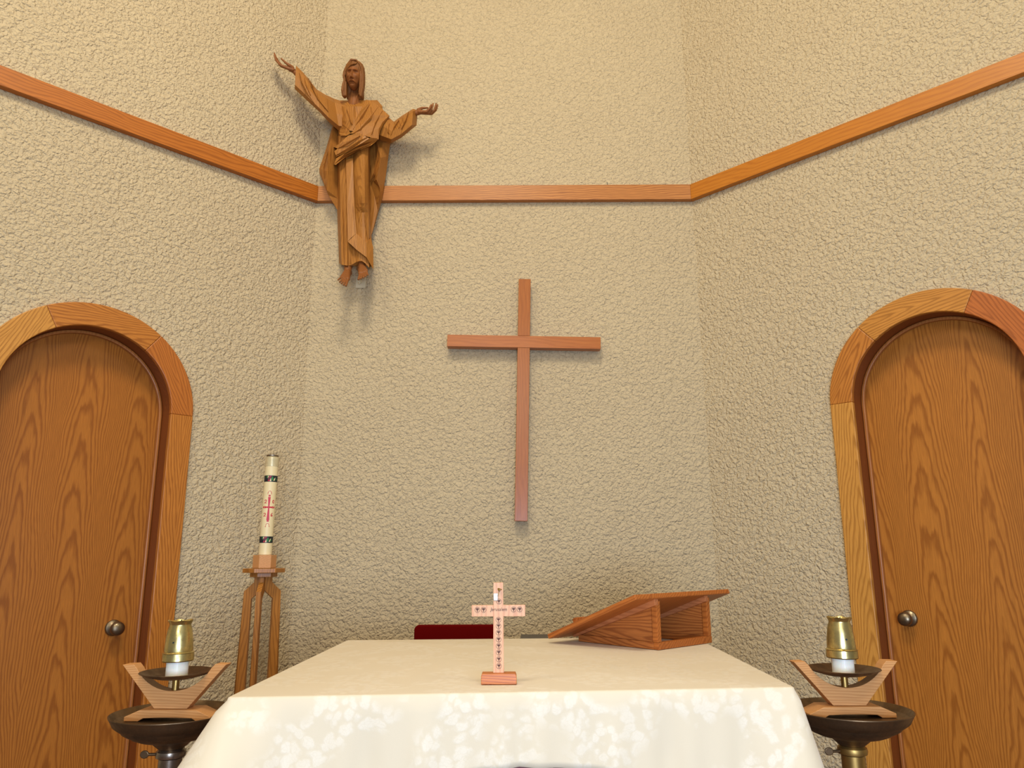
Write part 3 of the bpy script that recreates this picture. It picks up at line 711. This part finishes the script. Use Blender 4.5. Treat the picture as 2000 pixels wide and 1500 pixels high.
for zb in (.297, .048):
    band = obj('band', lathem([(CR, zb), (CR+.0006, zb), (CR+.0006, zb+.026), (CR, zb+.026)], 48, cap=False), 'candblack', can, label='dark band with red and green shapes')
    for mat, shapes in (('candred', [[(-.012, 0), (-.005, 0), (.002, 1), (-.006, 1)]]), ('candgreen', [[(.002, .5), (.006, 0), (.010, .5), (.006, 1)], [(-.019, .5), (-.014, 1), (-.018, 1)], [(.016, .2), (.021, .2), (.023, .6)]]),
                        ('ivory', [[(-.013, .5), (-.008, 1), (-.013, 1)], [(-.004, .0), (.002, 0), (.000, .6)], [(.010, .1), (.015, .1), (.019, .75), (.014, .55)]])):
        b = bmesh.new()
        for sh in shapes: wrap(b, [(u, zb+.0025+.021*z) for u, z in sh], th=.0011)
        obj('band_shape', b, mat, band)
b = bmesh.new(); zx = .192
for pts in ([(-.0035, 0), (.0035, 0), (.0062, .043), (-.0062, .043)],):
    wrap(b, [(-.0024, zx), (.0024, zx), (.0052, zx+.042), (-.0052, zx+.042)]); wrap(b, [(-.0024, zx), (.0024, zx), (.0058, zx-.052), (-.0058, zx-.052)])
    for sg in (1, -1): wrap(b, [(0, zx-.0035), (sg*.012, zx-.0028), (sg*.017, zx-.005), (sg*.017, zx+.005), (sg*.012, zx+.0028), (0, zx+.0035)])
wrap(b, [(-.004, zx+.044), (.004, zx+.044), (.004, zx+.051), (-.004, zx+.051)]); wrap(b, [(-.004, zx-.059), (.004, zx-.059), (.004, zx-.052), (-.004, zx-.052)])
for sg in (1, -1): wrap(b, [(sg*.019, zx-.0035), (sg*.0255, zx-.0035), (sg*.0255, zx+.0035), (sg*.019, zx+.0035)])
obj('cross_emblem', b, 'candred', can, label='red cross with alpha and omega')
dig2 = [(-.004, .0035), (-.002, .006), (.002, .006), (.0042, .003), (.003, 0), (-.004, -.006), (.0045, -.006)]
dig0 = [(-.0034*math.cos(q*PI/4), .0062*math.sin(q*PI/4)) for q in range(9)]
dig6 = [(.003, .006), (-.001, .005), (-.0035, .0), (-.003, -.005), (.001, -.006), (.0036, -.003), (.001, -.0005), (-.003, -.002)]
for pts, u, z in ((dig2, -.0145, zx+.0235), (dig0, .0175, zx+.0235), (dig2, -.0145, zx-.0305), (dig6, .0145, zx-.0305)):
    b = bmesh.new(); stroke(b, [(x+u, q+z) for x, q in pts], .0023); obj('numeral', b, 'candred', can)
b = bmesh.new(); al = [(-.0075, 0), (-.0068, .008), (-.003, .0135), (.003, .0135), (.0068, .008), (.0075, 0)]
stroke(b, [(x, zx+.053+z) for x, z in al], .0014); stroke(b, [(-.0068, zx+.0585), (.0068, zx+.0585)], .0012); obj('alpha_sign', b, 'candred', can)
b = bmesh.new(); stroke(b, [(-.009, zx-.079), (-.006, zx-.079)] + [(x*.9, zx-.079+z*1.0) for x, z in al] + [(.009, zx-.079)], .0014); obj('omega_sign', b, 'candred', can)

# ------------------------------------------------------------------ floor candlesticks either side of the altar
def base_stand(x, y, pipe, label):
    t = thing('floor_candlestick', label, 'candlestick', (x, y, 0), 0)
    prof = [(.001, .799), (.124, .7985), (.136, .804), (.146, .8165), (.1485, .8165), (.1485, .8145), (.142, .803), (.1375, .794), (.134, .791), (.126, .785), (.121, .7835), (.116, .776), (.106, .770), (.100, .7695), (.094, .763), (.080, .757), (.062, .753), (.048, .748), (.040, .741), (.034, .736), (.030, .7325)]
    obj('dish', lathem(prof, 72), 'bronze', t, smooth=True)
    obj('collar', lathem([(.026, .7105), (.034, .713), (.0355, .720), (.034, .727), (.029, .732)], 40), pipe, t, smooth=True)
    obj('pole', lathem([(.0275, .035), (.0275, .71)], 40), pipe, t, smooth=True)
    obj('base', lathem([(.15, 0), (.15, .012), (.12, .022), (.05, .03), (.035, .0345)], 56), 'bronze', t, smooth=True)
    b = bmesh.new(); tube(b, [(-.034, -.006, .7195), (-.052, -.008, .7195)], .0035, 10)
    sc_ = obj('thumb_screw', b, 'bronze', t, smooth=True)
    obj('thumb_screw_head', prismm([(-.052+.011*math.cos(q*PI/8)-.009, .7195+.0095*math.sin(q*PI/8)) for q in range(16)], -.0105, -.0055), 'bronze', sc_, bevel=.002)
    return t
def holder(x, y, z, label, rz):
    t = thing('candle_holder', label, 'candle holder', (x, y, z), rz)
    foot_ = [(-.107, 0), (-.072, 0), (-.060, .007), (-.02, .0085), (.02, .0085), (.060, .007), (.072, 0), (.107, 0), (.107, .010), (.070, .026), (-.070, .026), (-.107, .010)]
    obj('foot', prismm(foot_, -.032, .032), 'holder', t, bevel=.0012)
    zb = .0265; top = zb+.104; r_ = .109; cz = zb+.041+r_
    arc = []
    a_max = math.asin(.094/r_)
    for k_ in range(25):
        a_ = a_max - 2*a_max*k_/24; arc.append((r_*math.sin(a_), cz - r_*math.cos(a_)))
    pts = [(-.041, zb), (.041, zb), (.131, top-.001), (.103, top)] + arc + [(-.103, top), (-.131, top-.001)]
    b = prismm(pts, -.018, .018); obj('cradle', b, 'holder', t, bevel=.001)
    obj('peg', lathem([(.0085, zb+.0405), (.0085, zb+.066)], 20), 'pipe', t, smooth=True)
    dz = zb+.0665
    obj('drip_dish', lathem([(.01, dz), (.045, dz+.003), (.072, dz+.010), (.088, dz+.018), (.0875, dz+.0192), (.070, dz+.0115), (.045, dz+.005), (.001, dz+.004)], 64), 'dripdish', t, smooth=True)
    return t, z+dz+.0045
def candle(x, y, z, label, tilt):
    c_ = thing('altar_candle', label, 'candle', (x, y, z)); Hc = .075
    obj('candle_body', lathem([(.026, 0), (.0265, .002), (.0265, Hc)], 40), 'wax', c_, smooth=False)
    f = thing('candle_follower', '', 'candle follower', (x, y, z+.038)); f.rotation_euler = (0, tilt, 0)
    def wob(r, zz, a):
        if zz > .0935: return r + .0010*math.cos(a*6), zz + .0014*math.cos(a*6)
        return r, zz
    prof = [(.001, .046), (.0290, .043), (.0290, 0), (.0368, .0005), (.0380, .003), (.0372, .0195), (.0385, .021), (.0368, .0225), (.0342, .024), (.0345, .026), (.0338, .04), (.0318, .06), (.0292, .076), (.0258, .086), (.0256, .089), (.0298, .098), (.0305, .099), (.0285, .097), (.0236, .088), (.018, .084), (.006, .083)]
    obj('follower_body', lathem(prof, 64, wob=wob), 'brass', f, smooth=True)
    b = bmesh.new(); tube(b, [(.0, -.0335, .048), (.0, -.0350, .048)], .0022, 10); obj('vent_hole', b, 'candblack', f)
    b = bmesh.new(); tube(b, [(.0, 0, .083), (.001, -.001, .094), (.003, -.001, .1005)], .0014, 8); obj('wick', b, 'candblack', f)
    return f
for (x, dx, pipe, side, tl) in ((-.845, 0, 'nickel', 'left', -.015), (.8345, 0, 'pipe', 'right', .015)):
    y = 2.0
    look = 'steel-coloured' if side == 'left' else 'brass-coloured'
    base_stand(x, y, pipe, 'dark bronze dish on a %s pole, %s of the altar' % (look, side))
    z = .792 if side == 'left' else .799
    h_, zc = holder(x - .003, y, .7995, 'V-shaped wooden candle holder with drip dish, in the dish %s of the altar' % side, -.02 if side == 'left' else .02)
    f = candle(x-.003, y, zc, 'short white candle in the wooden holder %s of the altar' % side, tl)
    f['label'] = 'tarnished brass candle cap on the short candle %s of the altar' % side

# ------------------------------------------------------------------ small olive wood cross on the altar
ZC = ZT + .0012
so = atZ(969, 1337, ZC); so.y += .016
sc2 = thing('table_cross', 'small pale olive wood cross with printed emblems standing on the altar', 'cross', (so.x, so.y, ZC), .0)
k_ = so.y / F * 1.0
def CX(px, py, dep=0):   # point on the front plane of the small cross
    p = atY(px, py, so.y-.005+dep); return Vector((p.x-so.x, p.y-so.y, p.z-ZC))
b = bmesh.new(); z1 = CX(969, 1314).z; x0, x1 = CX(934.5, 1325).x, CX(1003.5, 1325).x
pts = [(x0, 0), (x1, 0), (x1, z1*.72), (x1-.002, z1), (x0+.002, z1), (x0, z1*.72)]
obj('base', prismm(pts, -.016, .016), 'olive2', sc2, bevel=.001, label='orange brown grained wooden base')
A_, B_, C_, D_ = CX(960, 1137.5), CX(979, 1137.5), CX(979, 1314), CX(958, 1314)
obj('upright', prismm([(D_.x, z1-.0), (C_.x, z1), (B_.x, B_.z), (A_.x, A_.z)], -.005, .004), 'olive', sc2, bevel=.0006)
A_, B_, C_, D_ = CX(917, 1181.5), CX(1022, 1181.5), CX(1021.5, 1204), CX(917, 1203.5)
obj('crossbeam', prismm([(D_.x, D_.z), (C_.x, C_.z), (B_.x, B_.z), (A_.x, A_.z)], -.0045, .0035), 'olive', sc2, bevel=.0006)
def emblem(px, py):
    p = CX(px, py); b = bmesh.new(); R_ = .0054; y = -.0053
    tube(b, [(p.x+R_*math.cos(q*PI/12), y, p.z+R_*math.sin(q*PI/12)) for q in range(24)], .00035, 6, True)
    for ux, uz, rr in ((-.0022, .0018, .0013), (0, .0022, .0013), (.0022, .0018, .0013), (-.001, .0002, .0012), (.0011, .0002, .0012)):
        lathe(b, [(rr*.2, y-.0003), (rr, y), (rr, y+.0004)], 8, 'Y', (p.x+ux, 0, p.z+uz))
    tube(b, [(p.x-.0001, y, p.z), (p.x+.0001, y, p.z-.0042)], .0007, 6)
    obj('emblem', b, 'ink', sc2)
for py in (1210.3, 1222.3, 1235.2, 1248.6, 1261.3, 1274, 1287.4, 1300.5): emblem(969.2, py)
emblem(970.5, 1174.5)
for px in (928.2, 940.4, 999, 1010.8): emblem(px, 1190.3)
cu = bpy.data.curves.new('lettering', 'FONT'); cu.body = 'Jerusalem'; cu.size = .0098; cu.align_x = 'CENTER'; cu.align_y = 'CENTER'; cu.extrude = .0002; cu.shear = .15
tmp = bpy.data.objects.new('tmp', cu); COL.objects.link(tmp); dg = bpy.context.evaluated_depsgraph_get(); dg.update()
me = bpy.data.meshes.new_from_object(tmp.evaluated_get(dg)); bpy.data.objects.remove(tmp)
me.materials.append(M['ink']); lt = bpy.data.objects.new('lettering', me); COL.objects.link(lt); lt.parent = sc2
p = CX(970, 1190); wd = max(v.co.x for v in me.vertices) - min(v.co.x for v in me.vertices); sx = (CX(986.5, 1190).x-CX(953.5, 1190).x)/wd
lt.matrix_local = Matrix.Translation((p.x, -.0052, p.z)) @ Matrix.Rotation(PI/2, 4, 'X') @ Matrix.Diagonal((sx, 1, 1, 1))
p = CX(964.2, 1165.5); b = boxm(p.x-.0048, p.x+.0048, -.0065, -.0055, p.z-.0075, p.z+.0075); obj('tag', b, 'nickel', sc2, bevel=.0004, label='tiny silver tag')
p = CX(972, 1152); b = bmesh.new()
tube(b, [(p.x-.0035, -.007, p.z+.003), (p.x+.0045, -.008, p.z+.001), (p.x-.001, -.0085, p.z-.003), (p.x-.0035, -.007, p.z+.003)], .0013, 8)
tube(b, [(p.x-.001, -.0075, p.z-.002), (p.x-.0028, -.007, p.z-.010), (p.x-.004, -.007, p.z-.014)], .0006, 6)
lathe(b, [(.0003, -.011), (.0016, -.010), (.0018, -.008), (.001, -.005)], 12, 'Y', (p.x-.0018, 0, p.z))
obj('ornament', b, 'gold', sc2, smooth=True, label='small gold wire ornament')

# ------------------------------------------------------------------ table-top lectern seen from its open back
N0 = atZ(1281, 1272, ZC); ang = math.radians(131.7)
lec = thing('table_lectern', 'oak slanted table-top lectern with open back on the altar corner', 'lectern',
            mw=Matrix.Translation((N0.x, N0.y, ZC)) @ Matrix.Rotation(ang, 4, 'Z'))
# local x: from the open back to the low edge; local -y: across to the far side
W_, L_, H_ = .262, .309, .137
for ys in (0, -W_+.014):
    obj('side_panel', prismm([(.016, .0205), (L_-.0, .0205), (.016, H_-.005)], ys-.012, ys-.002), 'lectern', lec)
    # slanted rail under the desk board
for ys in (.0, -W_+.012):
    obj('rail', prismm([(-.004, H_+.004), (-.004, H_-.014), (L_+.012, .012), (L_+.030, .0215)], ys-.004, ys+.012), 'holder2', lec, bevel=.001)
    obj('base_board', boxm(.0135, L_, ys-.013, ys+.004, .0, .02), 'lectern', lec, bevel=.001)
obj('base_board', boxm(-.004, .013, -W_, .004, .0, .02), 'lectern2', lec, bevel=.001)
obj('base_board', boxm(L_-.0165, L_-.0005, -W_+.017, -.0135, .0, .018), 'lectern', lec)
for ys in (-.013, -W_): obj('post', boxm(-.003, .0155, ys, ys+.017, .0205, H_-.003), 'lectern2', lec, bevel=.001)
sl = math.atan2(.127, .341)
bd = Matrix.Translation((-.012, -W_/2, H_+.006)) @ Matrix.Rotation(sl, 4, 'Y')
o_ = obj('desk_board', boxm(0, .378, -.236, .236, .0, .015), 'lectern2', lec, bevel=.003, mw=bd)
obj('book_ledge', boxm(.345, .363, -.125, .125, .0155, .052), 'lectern2', o_, bevel=.004)
for ys in (.0, -W_+.017):
    obj('rubber_foot', lathem([(.006, -.0), (.006, .002)], 12, loc=(.012, ys-.006, -.0015)), 'darkgrey', lec)

# ------------------------------------------------------------------ red chair and grey table behind the altar
c1, c2 = atY(805, 1219, 3.25), atY(978, 1219, 3.25)
ch = thing('chair', 'red upholstered chair whose back shows above the far edge of the altar', 'chair', ((c1.x+c2.x)/2, 3.05, 0))
hwid = (c2.x-c1.x)/2; zt2 = c1.z
rr = .02; pts = [(-hwid+.003, .5), (hwid-.003, .5)] + [(hwid-rr+rr*math.cos(a), zt2-rr+rr*math.sin(a)) for a in (0, .4, .8, 1.2, 1.57)] + [(-hwid+rr-rr*math.cos(a), zt2-rr+rr*math.sin(a)) for a in (1.57, 1.2, .8, .4, 0)]
obj('backrest', prismm(pts, .19, .225), 'red', ch, bevel=.006)
obj('seat', boxm(-hwid, hwid, -.19, .2, .42, .47), 'red', ch, bevel=.015)
for sx_ in (-1, 1):
    for yy, top in ((-.17, .418), (.235, .80)):
        b = bmesh.new(); tube(b, [(sx_*(hwid-.03), yy, 0), (sx_*(hwid-.03), yy, top)], .011, 12); obj('leg', b, 'metal', ch, smooth=True)
p0, p1 = atY(1013, 1239, 3.3), atY(1064, 1239, 3.3); zt3 = p0.z
gt = thing('side_table', 'dark grey flat ledge just showing above the far edge of the altar', 'side table', ((p0.x+p1.x)/2, 3.2, 0))
w2 = (p1.x-p0.x)/2
obj('top', prismm([(-w2-.008, -.12), (w2-.002, -.12), (w2, .1), (-w2, .1)], zt3-.03, zt3, 'XY'), 'darkgrey', gt, bevel=.002)
for sx_ in (-1, 1):
    for yy in (-.09, .08): obj('leg', boxm(sx_*(w2-.018)-.01, sx_*(w2-.018)+.01, yy-.01, yy+.01, 0, zt3-.0305), 'darkgrey', gt)

# two small nails left standing above the trim
for px_, lb_ in ((855.5, 'tiny nail above the back wall trim nearer the carved figure'), (1189.5, 'tiny nail above the back wall trim nearer the right corner')):
    q = atY(px_, 363, D); nl = bmesh.new(); tube(nl, [(0, -.004, -.006), (0, -.005, .014)], .0014, 8); tube(nl, [(0, -.005, .010), (0, .001, .010)], .001, 8)
    n_ = obj('nail', nl, 'darkgrey', mw=Matrix.Translation(q)); n_['label'] = lb_; n_['category'] = 'nail'; n_['group'] = 'small nails above the trim'
